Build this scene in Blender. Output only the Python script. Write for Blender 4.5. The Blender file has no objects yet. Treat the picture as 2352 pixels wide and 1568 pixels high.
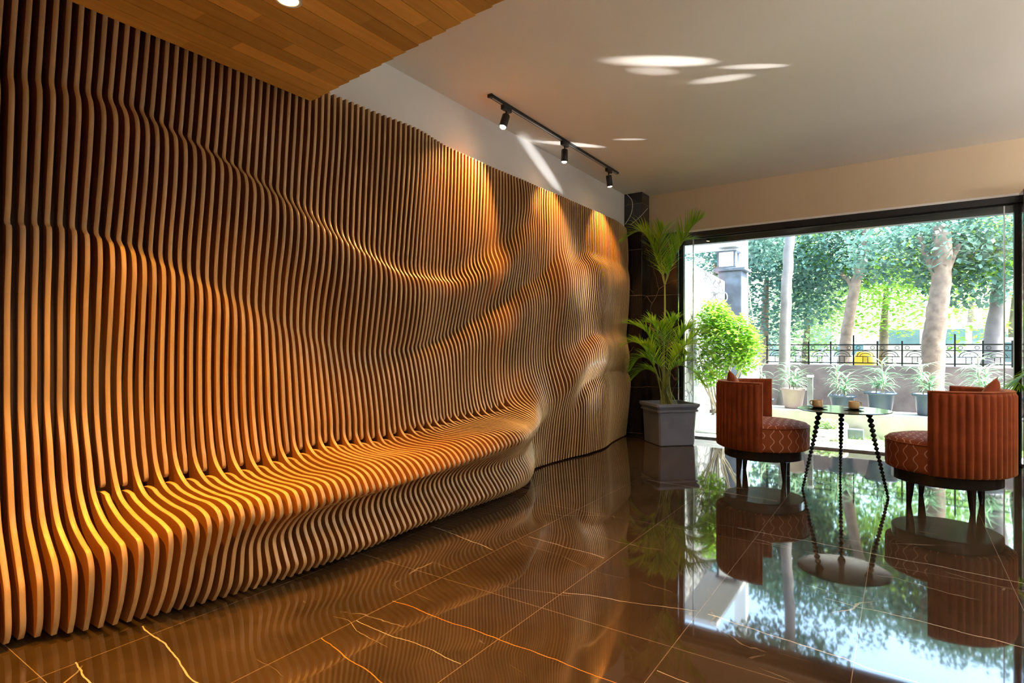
import bpy, bmesh, math, random
from mathutils import Vector, Matrix
R=random.Random(7)
C=bpy.context.scene.collection
sc=bpy.context.scene
PI=math.pi
# ---------------------------------------------------------------- camera frame
F=1312.;CX=1176.;HY=797.;CH=1.2
YAW=math.atan2(.5635,.826)
S_=math.sin(YAW);C_=math.cos(YAW)
def at(px,py,y):
    """photo pixel -> point on the plane y=const"""
    u=(px-CX)/F
    x=(u*C_*y-S_*y)/(C_+S_*u)
    f=-S_*x+C_*y
    return Vector((x,y,CH-(py-HY)*f/F))
def rf(r,f,z=0): return Vector((C_*r-S_*f,S_*r+C_*f,z))
# ---------------------------------------------------------------- materials
def newmat(name):
    m=bpy.data.materials.new(name);m.use_nodes=True
    nt=m.node_tree;b=nt.nodes['Principled BSDF'];return m,nt,b
def setc(b,col,rough=.5,metal=0,spec=.5,coat=0):
    b.inputs['Base Color'].default_value=(*col,1);b.inputs['Roughness'].default_value=rough
    b.inputs['Metallic'].default_value=metal;b.inputs['Specular IOR Level'].default_value=spec
    b.inputs['Coat Weight'].default_value=coat;b.inputs['Coat Roughness'].default_value=.1
def N(nt,t,**k):
    n=nt.nodes.new(t)
    for a,v in k.items():
        if a.startswith('i_'): n.inputs[int(a[2:])].default_value=v
        else: setattr(n,a,v)
    return n
def math_(nt,op,a,b=None,c=None,clamp=False):
    n=nt.nodes.new('ShaderNodeMath');n.operation=op;n.use_clamp=clamp
    for i,v in enumerate((a,b,c)):
        if v is None: continue
        if isinstance(v,(int,float)): n.inputs[i].default_value=v
        else: nt.links.new(v,n.inputs[i])
    return n.outputs[0]
def mix(nt,fac,a,b):
    n=nt.nodes.new('ShaderNodeMix');n.data_type='RGBA'
    for s,v in ((0,fac),(6,a),(7,b)):
        if isinstance(v,(int,float)): n.inputs[s].default_value=v
        elif isinstance(v,tuple): n.inputs[s].default_value=(*v,1) if len(v)==3 else v
        else: nt.links.new(v,n.inputs[s])
    return n.outputs[2]
def noise(nt,vec,scale,detail=3,rough=.5,dist=0):
    n=N(nt,'ShaderNodeTexNoise');n.inputs['Scale'].default_value=scale;n.inputs['Detail'].default_value=detail
    n.inputs['Roughness'].default_value=rough;n.inputs['Distortion'].default_value=dist
    if vec is not None: nt.links.new(vec,n.inputs['Vector'])
    return n.outputs[0]
def ramp(nt,fac,stops):
    n=N(nt,'ShaderNodeValToRGB');nt.links.new(fac,n.inputs[0]);e=n.color_ramp.elements
    while len(e)<len(stops): e.new(.5)
    for i,(p,c) in enumerate(stops): e[i].position=p;e[i].color=(*c,1)
    return n.outputs[0]
def coords(nt,kind='Object',scale=(1,1,1),rot=(0,0,0)):
    t=N(nt,'ShaderNodeTexCoord');m=N(nt,'ShaderNodeMapping');nt.links.new(t.outputs[kind],m.inputs[0])
    m.inputs['Scale'].default_value=scale;m.inputs['Rotation'].default_value=rot
    return m.outputs[0]
def bump(nt,b,h,strength=.3,dist=.01):
    n=N(nt,'ShaderNodeBump');n.inputs['Strength'].default_value=strength;n.inputs['Distance'].default_value=dist
    nt.links.new(h,n.inputs['Height']);nt.links.new(n.outputs[0],b.inputs['Normal'])
def simple(name,col,rough=.5,metal=0,spec=.5,var=.12,vs=6,coat=0,bs=0):
    m,nt,b=newmat(name);setc(b,col,rough,metal,spec,coat)
    v=coords(nt);n=noise(nt,v,vs,4)
    d=tuple(c*(1-var) for c in col);l=tuple(min(1,c*(1+var)) for c in col)
    nt.links.new(ramp(nt,n,[(.3,d),(.7,l)]),b.inputs['Base Color'])
    if bs: bump(nt,b,noise(nt,v,vs*6,3),bs,.004)
    return m
def wood(name,a,bcol,rough=.38,stretch=(22,22,1.2),rnd=True,coat=.15):
    m,nt,b=newmat(name);setc(b,a,rough,0,.45,coat)
    v=coords(nt,scale=stretch)
    n=noise(nt,v,1.6,5,.6,.4)
    c=ramp(nt,n,[(.25,a),(.75,bcol)])
    if rnd:
        oi=N(nt,'ShaderNodeObjectInfo')
        f=math_(nt,'MULTIPLY_ADD',oi.outputs['Random'],.26,.87)
        h=N(nt,'ShaderNodeHueSaturation');nt.links.new(c,h.inputs['Color']);nt.links.new(f,h.inputs['Value'])
        c=h.outputs[0]
    nt.links.new(c,b.inputs['Base Color'])
    bump(nt,b,n,.12,.002)
    return m
M={}
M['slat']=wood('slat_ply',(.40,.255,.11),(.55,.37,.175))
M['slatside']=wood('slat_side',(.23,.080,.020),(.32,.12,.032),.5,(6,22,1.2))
M['back']=simple('backing',(.035,.018,.012),.8)
M['white']=simple('white_plaster',(.80,.79,.77),.75,var=.02,vs=2)
M['ceil']=simple('ceiling_paint',(.80,.755,.69),.7,var=.015,vs=1.5)
M['beige']=simple('beige_paint',(.62,.50,.34),.7,var=.03,vs=2)
M['darkwall']=simple('low_bounce_wall',(.045,.028,.018),.6)  # dark brown chosen to curb light bounced off the unseen walls
M['black']=simple('black_metal',(.018,.018,.018),.35,.3)
M['blackwood']=simple('black_lacquer',(.012,.009,.008),.25,coat=.3)
M['iron']=simple('cast_iron',(.02,.022,.02),.45,.6)
# planked ceiling
def plank_mat():
    m,nt,b=newmat('teak_planks');setc(b,(.45,.22,.06),.42,0,.4,.1)
    v=coords(nt,scale=(14,1.1,14));n=noise(nt,v,1.5,5,.6,.3)
    w=coords(nt)
    sx=N(nt,'ShaderNodeSeparateXYZ');nt.links.new(w,sx.inputs[0])
    row=math_(nt,'FLOOR',math_(nt,'DIVIDE',sx.outputs[0],.1))
    off=math_(nt,'FRACT',math_(nt,'MULTIPLY',row,.377))
    col=math_(nt,'FLOOR',math_(nt,'ADD',math_(nt,'DIVIDE',sx.outputs[1],.62),off))
    wn=N(nt,'ShaderNodeTexWhiteNoise');wn.noise_dimensions='2D'
    cb=N(nt,'ShaderNodeCombineXYZ');nt.links.new(row,cb.inputs[0]);nt.links.new(col,cb.inputs[1]);nt.links.new(cb.outputs[0],wn.inputs['Vector'])
    base=ramp(nt,n,[(.25,(.60,.33,.07)),(.75,(.80,.50,.13))])
    h=N(nt,'ShaderNodeHueSaturation');nt.links.new(base,h.inputs['Color'])
    nt.links.new(math_(nt,'MULTIPLY_ADD',wn.outputs['Value'],  .5,.72),h.inputs['Value'])
    nt.links.new(h.outputs[0],b.inputs['Base Color']);return m
M['planks']=plank_mat()
# marble floor
def marble(name,base,vein,floor=True,rough=.035):
    m,nt,b=newmat(name);setc(b,base,rough,0,.8,0)
    tc=N(nt,'ShaderNodeTexCoord').outputs['Object']
    nz=N(nt,'ShaderNodeTexNoise');nz.inputs['Scale'].default_value=1.3;nz.inputs['Detail'].default_value=5;nt.links.new(tc,nz.inputs['Vector'])
    va=N(nt,'ShaderNodeVectorMath',operation='SCALE');va.inputs['Scale'].default_value=.35
    nt.links.new(nz.outputs['Color'],va.inputs[0])
    vb=N(nt,'ShaderNodeVectorMath',operation='ADD');nt.links.new(tc,vb.inputs[0]);nt.links.new(va.outputs[0],vb.inputs[1])
    mp=N(nt,'ShaderNodeMapping');nt.links.new(vb.outputs[0],mp.inputs[0])
    mp.inputs['Rotation'].default_value=(0,0,.35) if floor else (0,.9,.4)
    mp.inputs['Scale'].default_value=(.55,2.0,1.0) if floor else (1.2,1.2,.8)
    vo=N(nt,'ShaderNodeTexVoronoi',feature='DISTANCE_TO_EDGE');vo.inputs['Scale'].default_value=1.1;nt.links.new(mp.outputs[0],vo.inputs['Vector'])
    thin=math_(nt,'LESS_THAN',vo.outputs[0],.0026)
    msk=noise(nt,tc,2.2,3)
    f=math_(nt,'MULTIPLY',thin,math_(nt,'MULTIPLY',math_(nt,'SUBTRACT',msk,.50 if floor else .42,clamp=True),4.,clamp=True))
    bc=ramp(nt,noise(nt,vb.outputs[0],2.6,7,.65),[(.3,tuple(c*.55 for c in base)),(.7,tuple(c*1.5 for c in base))])
    col=mix(nt,f,bc,vein)
    sx=N(nt,'ShaderNodeSeparateXYZ');nt.links.new(tc,sx.inputs[0]);X,Y,Z=sx.outputs
    if floor:
        dn=N(nt,'ShaderNodeSeparateXYZ')
        nz2=N(nt,'ShaderNodeTexNoise');nz2.inputs['Scale'].default_value=3.5;nz2.inputs['Detail'].default_value=4;nt.links.new(tc,nz2.inputs['Vector'])
        wob=math_(nt,'MULTIPLY',math_(nt,'SUBTRACT',nz2.outputs[0],.5),.07)
        def seg(x0,y0,x1,y1,wd,cc):
            nonlocal col
            t=math_(nt,'DIVIDE',math_(nt,'SUBTRACT',X,x0),x1-x0)
            ok=math_(nt,'MULTIPLY',math_(nt,'GREATER_THAN',t,0),math_(nt,'LESS_THAN',t,1))
            yl=math_(nt,'ADD',math_(nt,'MULTIPLY_ADD',t,y1-y0,y0),wob)
            d=math_(nt,'LESS_THAN',math_(nt,'ABSOLUTE',math_(nt,'SUBTRACT',Y,yl)),wd)
            col=mix(nt,math_(nt,'MULTIPLY',ok,d),col,cc)
        og=(.42,.18,.035);wh=(.42,.37,.31)
        seg(-1.99,1.91,-.84,1.90,.0024,og);seg(-1.98,1.50,-1.38,1.41,.0024,og)
        seg(-2.70,1.14,-2.05,1.055,.003,wh);seg(-1.98,1.69,-1.38,1.68,.0015,wh)
        seg(-.72,2.62,.30,2.47,.004,wh);seg(-.90,3.98,1.4,3.80,.003,wh)
        seg(-2.6,.86,-1.98,.80,.003,wh);seg(-2.6,2.86,-2.0,2.74,.0025,wh);seg(-1.37,2.45,-.77,2.62,.002,wh)
        seg(-1.9,4.95,-.8,4.85,.0025,wh);seg(-1.3,5.9,.3,5.7,.0025,wh);seg(-.3,3.1,1.0,3.0,.0025,wh)
        seg(-1.95,3.05,-1.4,2.98,.002,wh);seg(-.75,2.05,.1,2.02,.002,wh)
        jx=math_(nt,'ABSOLUTE',math_(nt,'SUBTRACT',math_(nt,'FRACT',math_(nt,'DIVIDE',math_(nt,'ADD',X,1.98+6.1+.305),.61)),.5))
        jy=math_(nt,'ABSOLUTE',math_(nt,'SUBTRACT',math_(nt,'FRACT',math_(nt,'DIVIDE',math_(nt,'ADD',Y,-2.25+7.5+.75),1.5)),.5))
        j=math_(nt,'MAXIMUM',math_(nt,'LESS_THAN',jx,.0024),math_(nt,'LESS_THAN',jy,.0010))
        col=mix(nt,math_(nt,'MULTIPLY',j,.8),col,(.24,.19,.145))
        h=noise(nt,tc,1.1,2)
        bump(nt,b,h,.05,.01)
    else:
        jz=math_(nt,'ABSOLUTE',math_(nt,'SUBTRACT',math_(nt,'FRACT',math_(nt,'DIVIDE',math_(nt,'ADD',Z,.27),.62)),.5))
        col=mix(nt,math_(nt,'LESS_THAN',jz,.004),col,tuple(c*.7 for c in vein))
    nt.links.new(col,b.inputs['Base Color'])
    return m
M['marble']=marble('dark_marble',(.040,.026,.015),(.45,.38,.30))
M['stone']=marble('black_stone',(.014,.011,.012),(.30,.22,.16),False,.08)
# velvet
def velvet():
    m,nt,b=newmat('rust_velvet');setc(b,(.50,.12,.025),.75,0,.2)
    b.inputs['Sheen Weight'].default_value=.45;b.inputs['Sheen Tint'].default_value=(1,.5,.2,1)
    v=coords(nt);n=noise(nt,v,9,3)
    nt.links.new(ramp(nt,n,[(.3,(.16,.022,.004)),(.7,(.25,.042,.008))]),b.inputs['Base Color']);return m
M['velvet']=velvet()
def ogee():
    m,nt,b=newmat('ogee_fabric');setc(b,(.40,.11,.03),.8,0,.2)
    tc=N(nt,'ShaderNodeTexCoord').outputs['Object']
    sx=N(nt,'ShaderNodeSeparateXYZ');nt.links.new(tc,sx.inputs[0]);X,Y,Z=sx.outputs
    def pat(U,V,wd):
        p=math_(nt,'PINGPONG',U,1.)
        s=math_(nt,'MULTIPLY',math_(nt,'SINE',V),.20)
        return math_(nt,'LESS_THAN',math_(nt,'ABSOLUTE',math_(nt,'SUBTRACT',math_(nt,'SUBTRACT',p,.5),s)),wd)
    a=math_(nt,'ARCTAN2',Y,X)
    side=pat(math_(nt,'MULTIPLY',a,32/(2*PI)),math_(nt,'MULTIPLY',Z,2*PI/.10),.055)
    top=pat(math_(nt,'DIVIDE',X,.058),math_(nt,'MULTIPLY',Y,2*PI/.10),.055)
    g=N(nt,'ShaderNodeNewGeometry');sn=N(nt,'ShaderNodeSeparateXYZ');nt.links.new(g.outputs['Normal'],sn.inputs[0])
    isT=math_(nt,'GREATER_THAN',sn.outputs[2],.5)
    f=math_(nt,'ADD',math_(nt,'MULTIPLY',side,math_(nt,'SUBTRACT',1.,isT)),math_(nt,'MULTIPLY',top,isT))
    nt.links.new(mix(nt,f,(.26,.060,.018),(.60,.31,.19)),b.inputs['Base Color']);return m
M['ogee']=ogee()
M['plinth']=M['blackwood']
M['green_top']=simple('table_lacquer',(.045,.06,.03),.12,.0,.8,var=.1)
M['cup']=simple('stoneware_cup',(.55,.40,.20),.35)
M['saucer']=simple('saucer_dark',(.10,.08,.06),.3)
M['potgrey']=simple('planter_glaze',(.17,.19,.25),.38,var=.2,vs=3,coat=.2)
M['soil']=simple('soil',(.05,.032,.02),.9,bs=.5)
def leafmat(name,a,b2,trans=.35,rough=.45):
    m,nt,b=newmat(name);setc(b,a,rough,0,.4)
    v=coords(nt);n=noise(nt,v,5,2)
    g=N(nt,'ShaderNodeNewGeometry')
    f=math_(nt,'ADD',math_(nt,'MULTIPLY',n,.5),math_(nt,'MULTIPLY',g.outputs['Random Per Island'],.55))
    col=ramp(nt,f,[(.25,a),(.85,b2)])
    nt.links.new(col,b.inputs['Base Color'])
    tr=N(nt,'ShaderNodeBsdfTranslucent');nt.links.new(col,tr.inputs[0])
    mx=N(nt,'ShaderNodeMixShader');mx.inputs[0].default_value=trans
    out=nt.nodes['Material Output']
    nt.links.new(b.outputs[0],mx.inputs[1]);nt.links.new(tr.outputs[0],mx.inputs[2]);nt.links.new(mx.outputs[0],out.inputs[0])
    return m
M['palm']=leafmat('palm_leaf',(.20,.46,.02),(.60,.82,.09),.5)
M['palmstem']=simple('palm_stem',(.25,.28,.06),.5)
M['ficus']=leafmat('ficus_leaf',(.13,.34,.02),(.40,.64,.08),.5)
M['treeA']=leafmat('tree_leaf_cool',(.05,.13,.10),(.17,.30,.23),.35)
M['treeB']=leafmat('tree_leaf_warm',(.14,.34,.03),(.50,.72,.13),.5)
M['treeC']=leafmat('tree_leaf_pale',(.25,.40,.18),(.55,.68,.32),.4)
M['blade']=leafmat('variegated_blade',(.10,.26,.13),(.52,.70,.50),.35)
M['bark']=simple('bark',(.22,.155,.115),.85,var=.35,vs=9,bs=.6)
M['barkpale']=simple('pale_bark',(.21,.185,.18),.8,var=.2,vs=7,bs=.4)
M['stem']=simple('grey_stem',(.45,.38,.28),.8)
M['pave']=simple('pale_paving',(.72,.70,.66),.8,var=.12,vs=3)
M['grass']=simple('lawn',(.20,.30,.09),.9,var=.5,vs=16,bs=.8)
M['concrete']=simple('shaded_wall_render',(.24,.19,.17),.85,var=.25,vs=4,bs=.3)
M['ledge']=simple('ledge_stone',(.55,.50,.45),.8,var=.15,vs=6)
M['blueplastic']=simple('dark_plastic_pot',(.055,.075,.12),.4)
M['clay']=simple('mauve_clay_pot',(.33,.24,.24),.6)
M['whiteplanter']=simple('white_planter',(.62,.64,.66),.6,var=.1)
M['bluestone']=simple('grey_blue_granite',(.13,.15,.20),.5,var=.25,vs=8)
M['road']=simple('road',(.34,.33,.32),.85,var=.15)
M['van']=simple('van_cream',(.36,.33,.26),.4,coat=.4,var=.04)
M['carwhite']=simple('car_white',(.72,.75,.78),.35,coat=.5,var=.03)
M['yellow']=simple('car_yellow',(.85,.45,.03),.4,var=.05)
M['rubber']=simple('rubber',(.02,.02,.02),.8)
M['glassdark']=simple('vehicle_glass',(.08,.13,.13),.08,0,1.)
M['cream']=simple('cream_render',(.80,.62,.36),.8)
M['steel']=simple('brushed_steel',(.55,.58,.60),.3,.8)
def rubble():
    m,nt,b=newmat('white_rubble_stone');setc(b,(.8,.8,.8),.85)
    v=coords(nt,scale=(5,5,9));vo=N(nt,'ShaderNodeTexVoronoi',feature='DISTANCE_TO_EDGE');vo.inputs['Scale'].default_value=1.;nt.links.new(v,vo.inputs['Vector'])
    f=math_(nt,'MULTIPLY',vo.outputs[0],9.,clamp=True)
    n=noise(nt,coords(nt),2.,4)
    msk=math_(nt,'MULTIPLY',math_(nt,'SUBTRACT',n,.35,clamp=True),6.,clamp=True)
    g=math_(nt,'MAXIMUM',f,math_(nt,'SUBTRACT',1.,msk))
    nt.links.new(mix(nt,g,(.05,.05,.05),(.36,.355,.35)),b.inputs['Base Color'])
    bump(nt,b,vo.outputs[0],.6,.03);return m
M['rubble']=rubble()
def emis(name,col,s):
    m,nt,b=newmat(name);setc(b,col);b.inputs['Emission Color'].default_value=(*col,1);b.inputs['Emission Strength'].default_value=s;return m
M['bulb']=emis('lamp_bulb',(1,.72,.38),40)
M['lantern']=emis('lantern_glass',(1,.98,.95),1.2)
def glass():
    m,nt,b=newmat('window_glass');out=nt.nodes['Material Output']
    tr=N(nt,'ShaderNodeBsdfTransparent');tr.inputs[0].default_value=(.93,.975,.96,1)
    gl=N(nt,'ShaderNodeBsdfGlossy');gl.inputs['Roughness'].default_value=.01
    fr=N(nt,'ShaderNodeFresnel');fr.inputs[0].default_value=1.45
    mx=N(nt,'ShaderNodeMixShader');nt.links.new(fr.outputs[0],mx.inputs[0]);nt.links.new(tr.outputs[0],mx.inputs[1]);nt.links.new(gl.outputs[0],mx.inputs[2]);nt.links.new(mx.outputs[0],out.inputs[0]);return m
M['glass']=glass()
# ---------------------------------------------------------------- mesh helpers
class MB:
    def __init__(s): s.v=[];s.f=[];s.sm=[]
    def add(s,vs,fs,smooth=False):
        o=len(s.v);s.v+=[tuple(v) for v in vs];s.f+=[tuple(i+o for i in f) for f in fs];s.sm+=[smooth]*len(fs);return s
    def box(s,x0,x1,y0,y1,z0,z1,bev=0):
        if bev<=0:
            vs=[(x,y,z) for z in(z0,z1) for y in(y0,y1) for x in(x0,x1)]
            return s.add(vs,[(0,2,3,1),(4,5,7,6),(0,1,5,4),(2,6,7,3),(0,4,6,2),(1,3,7,5)])
        bm=bmesh.new();bmesh.ops.create_cube(bm,size=1)
        for v in bm.verts: v.co=Vector(((x0+x1)/2+v.co.x*(x1-x0),(y0+y1)/2+v.co.y*(y1-y0),(z0+z1)/2+v.co.z*(z1-z0)))
        bmesh.ops.bevel(bm,geom=bm.edges[:],offset=bev,segments=2,affect='EDGES',profile=.5)
        return s.bm(bm)
    def bm(s,bm,mat=None,smooth=False):
        if mat is not None: bm.transform(mat)
        bm.verts.index_update();s.add([v.co[:] for v in bm.verts],[[v.index for v in f.verts] for f in bm.faces],smooth);bm.free();return s
    def lathe(s,prof,n=32,c=(0,0,0),smooth=True,mat=None,cap=True):
        vs=[];fs=[]
        for r,z in prof:
            for k in range(n):
                a=2*PI*k/n;p=Vector((r*math.cos(a),r*math.sin(a),z))
                if mat is not None:p=mat@p
                vs.append(p+Vector(c))
        m=len(prof)
        for j in range(m-1):
            for k in range(n):
                k2=(k+1)%n;fs.append((j*n+k,j*n+k2,(j+1)*n+k2,(j+1)*n+k))
        s.add(vs,fs,smooth)
        if cap:
            if prof[0][0]>1e-5: s.add([vs[k] for k in range(n)],[tuple(range(n))[::-1]])
            if prof[-1][0]>1e-5: s.add([vs[(m-1)*n+k] for k in range(n)],[tuple(range(n))])
        return s
    def tube(s,pts,rad,n=8,cap=True):
        pts=[Vector(p) for p in pts];L=len(pts)
        if not isinstance(rad,(list,tuple)): rad=[rad]*L
        vs=[];fs=[];up=Vector((0,0,1))
        t0=(pts[1]-pts[0]).normalized()
        a=t0.cross(up if abs(t0.z)<.9 else Vector((1,0,0))).normalized()
        for i,p in enumerate(pts):
            t=(pts[min(i+1,L-1)]-pts[max(i-1,0)]).normalized()
            a=(a-t*a.dot(t)).normalized();b=t.cross(a)
            for k in range(n):
                q=2*PI*k/n;vs.append(p+(a*math.cos(q)+b*math.sin(q))*rad[i])
        for i in range(L-1):
            for k in range(n):
                k2=(k+1)%n;fs.append((i*n+k,i*n+k2,(i+1)*n+k2,(i+1)*n+k))
        s.add(vs,fs,True)
        if cap: s.add(vs[:n],[tuple(range(n))[::-1]]);s.add(vs[-n:],[tuple(range(n))])
        return s
    mi=None
    def build(s,name,mat,parent=None,loc=None):
        me=bpy.data.meshes.new(name);me.from_pydata(s.v,[],s.f);me.validate()
        if len(me.polygons)==len(s.sm): me.polygons.foreach_set('use_smooth',s.sm)
        mats=mat if isinstance(mat,list) else [mat]
        for q in mats: me.materials.append(q)
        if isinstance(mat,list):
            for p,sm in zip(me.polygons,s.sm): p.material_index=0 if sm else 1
        me.update()
        o=bpy.data.objects.new(name,me);C.objects.link(o)
        if parent is not None: o.parent=parent
        if loc is not None: o.location=loc
        return o
def tag(o,label=None,cat=None,group=None,kind=None):
    if label:o['label']=label
    if cat:o['category']=cat
    if group:o['group']=group
    if kind:o['kind']=kind
    return o
def empty(name,loc,rz=0,label=None,cat=None,group=None):
    o=bpy.data.objects.new(name,None);C.objects.link(o);o.location=loc;o.rotation_euler=(0,0,rz);o.empty_display_size=.1
    return tag(o,label,cat,group)
def struct(name,mb,mat): return tag(mb.build(name,mat),kind='structure')
def smoothpath(P,n):
    """Catmull-Rom through points"""
    P=[Vector(p) for p in P];out=[]
    Q=[P[0]*2-P[1]]+P+[P[-1]*2-P[-2]]
    m=len(P)-1
    for k in range(n+1):
        t=k/n*m;i=min(int(t),m-1);f=t-i
        a,b,c,d=Q[i:i+4]
        out.append(.5*((2*b)+(-a+c)*f+(2*a-5*b+4*c-d)*f*f+(-a+3*b-3*c+d)*f**3))
    return out
def subs(o,lv=2):
    m=o.modifiers.new('s','SUBSURF');m.levels=lv;m.render_levels=lv
    for p in o.data.polygons:p.use_smooth=True
def pchip(xs,ys,x):
    n=len(xs)
    if x<=xs[0]:return ys[0]
    if x>=xs[-1]:return ys[-1]
    h=[xs[i+1]-xs[i] for i in range(n-1)];d=[(ys[i+1]-ys[i])/h[i] for i in range(n-1)]
    i=0
    while x>xs[i+1]:i+=1
    def mk(j):
        if j==0:return d[0]
        if j==n-1:return d[-1]
        if d[j-1]*d[j]<=0:return 0.
        w1=2*h[j]+h[j-1];w2=h[j]+2*h[j-1];return (w1+w2)/(w1/d[j-1]+w2/d[j])
    t=(x-xs[i])/h[i];m0=mk(i);m1=mk(i+1)
    return (2*t**3-3*t*t+1)*ys[i]+(t**3-2*t*t+t)*h[i]*m0+(-2*t**3+3*t*t)*ys[i+1]+(t**3-t*t)*h[i]*m1
# ================================================================= ROOM
XW=-3.14;HC=3.29;YB=7.60;XR=5.2;YF=-3.2
struct('floor',MB().box(XW-.2,XR+.2,YF-.2,YB+.07,-.12,0),M['marble'])
struct('ceiling',MB().box(XW-.2,XR+.2,YF-.2,YB+.35,HC,HC+.25),M['ceil'])
struct('wall_left',MB().box(XW-.2,XW,YF-.2,YB+.35,0,HC),M['white'])
WX0=-2.45;WX1=.97;WZ=2.73
mb=MB();mb.box(XW,XR,YB,YB+.3,WZ,HC)
struct('wall_back',mb,M['beige'])
struct('trim_1',MB().box(-2.86,WX1,YB-.012,YB,WZ-.008,WZ+.016),M['white'])
# unseen wall behind the camera and right wall, coloured dark to cut bounced light
mb=MB();mb.box(XW,XR,YF-.2,YF,0,HC);struct('wall_front',mb,M['darkwall'])
struct('wall_right',MB().box(XR,XR+.2,YF,YB+.35,0,HC),M['darkwall'])
# dropped timber ceiling (plank ends step along an oblique edge)
mb=MB();x=-3.0;k=0
while x<.9:
    xe=min(x+.1,.9)
    ye=2.20-(x+3.0)*.109-.0
    mb.box(x+.002,xe-.0015,-3.15,ye,2.71,2.735);x+=.1
mb.box(-3.0,.9,-3.15,2.0,2.74,2.80)
struct('ceiling_wood',mb,M['planks'])
# stone cladding
def col_(x0,x1,y0,y1,z1,label):
    return tag(MB().box(x0,x1,y0,y1,0,z1,.004).build('stone_column',M['stone']),label,'column')
col_(XW+.001,-2.885,7.33,YB,HC,'dark marble column in the corner between slat wall and window')
struct('trim_2',MB().box(-2.884,WX0,7.50,YB+.1,0,WZ-.001),M['stone'])
col_(WX1,2.6,7.33,YB+.1,WZ-.001,'black stone pier at the right edge of the big window')
mb=MB();mb.box(2.6,XR,YB-.1,YB+.1,0,WZ-.001);struct('wall_back_lower',mb,M['stone'])
# big window
fr=MB();fr.box(WX0,WX1,YB+.0,YB+.12,WZ-.075,WZ);fr.box(WX0,WX1,YB+.14,YB+.24,WZ-.15,WZ-.03);fr.box(WX0,WX1,YB+.05,YB+.09,WZ-.09,WZ-.075)
fr.box(WX0,WX0+.03,YB+.03,YB+.10,0,WZ-.07);fr.box(WX1-.03,WX1,YB+.03,YB+.10,0,WZ-.07)
w=struct('window_1',MB().box(WX0+.03,WX1-.03,YB+.055,YB+.065,.02,WZ-.09),M['glass'])
fr.build('window_frame',M['black'],w)
mb=MB();mb.box(WX0+.15,WX0+.158,YB+.045,YB+.075,.02,WZ-.09);mb.box(WX1-.11,WX1-.10,YB+.045,YB+.075,.02,WZ-.09)
mb.box(WX0,WX1,YB+.04,YB+.08,0,.02)
mb.build('glazing_profile',M['steel'],w)
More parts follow.
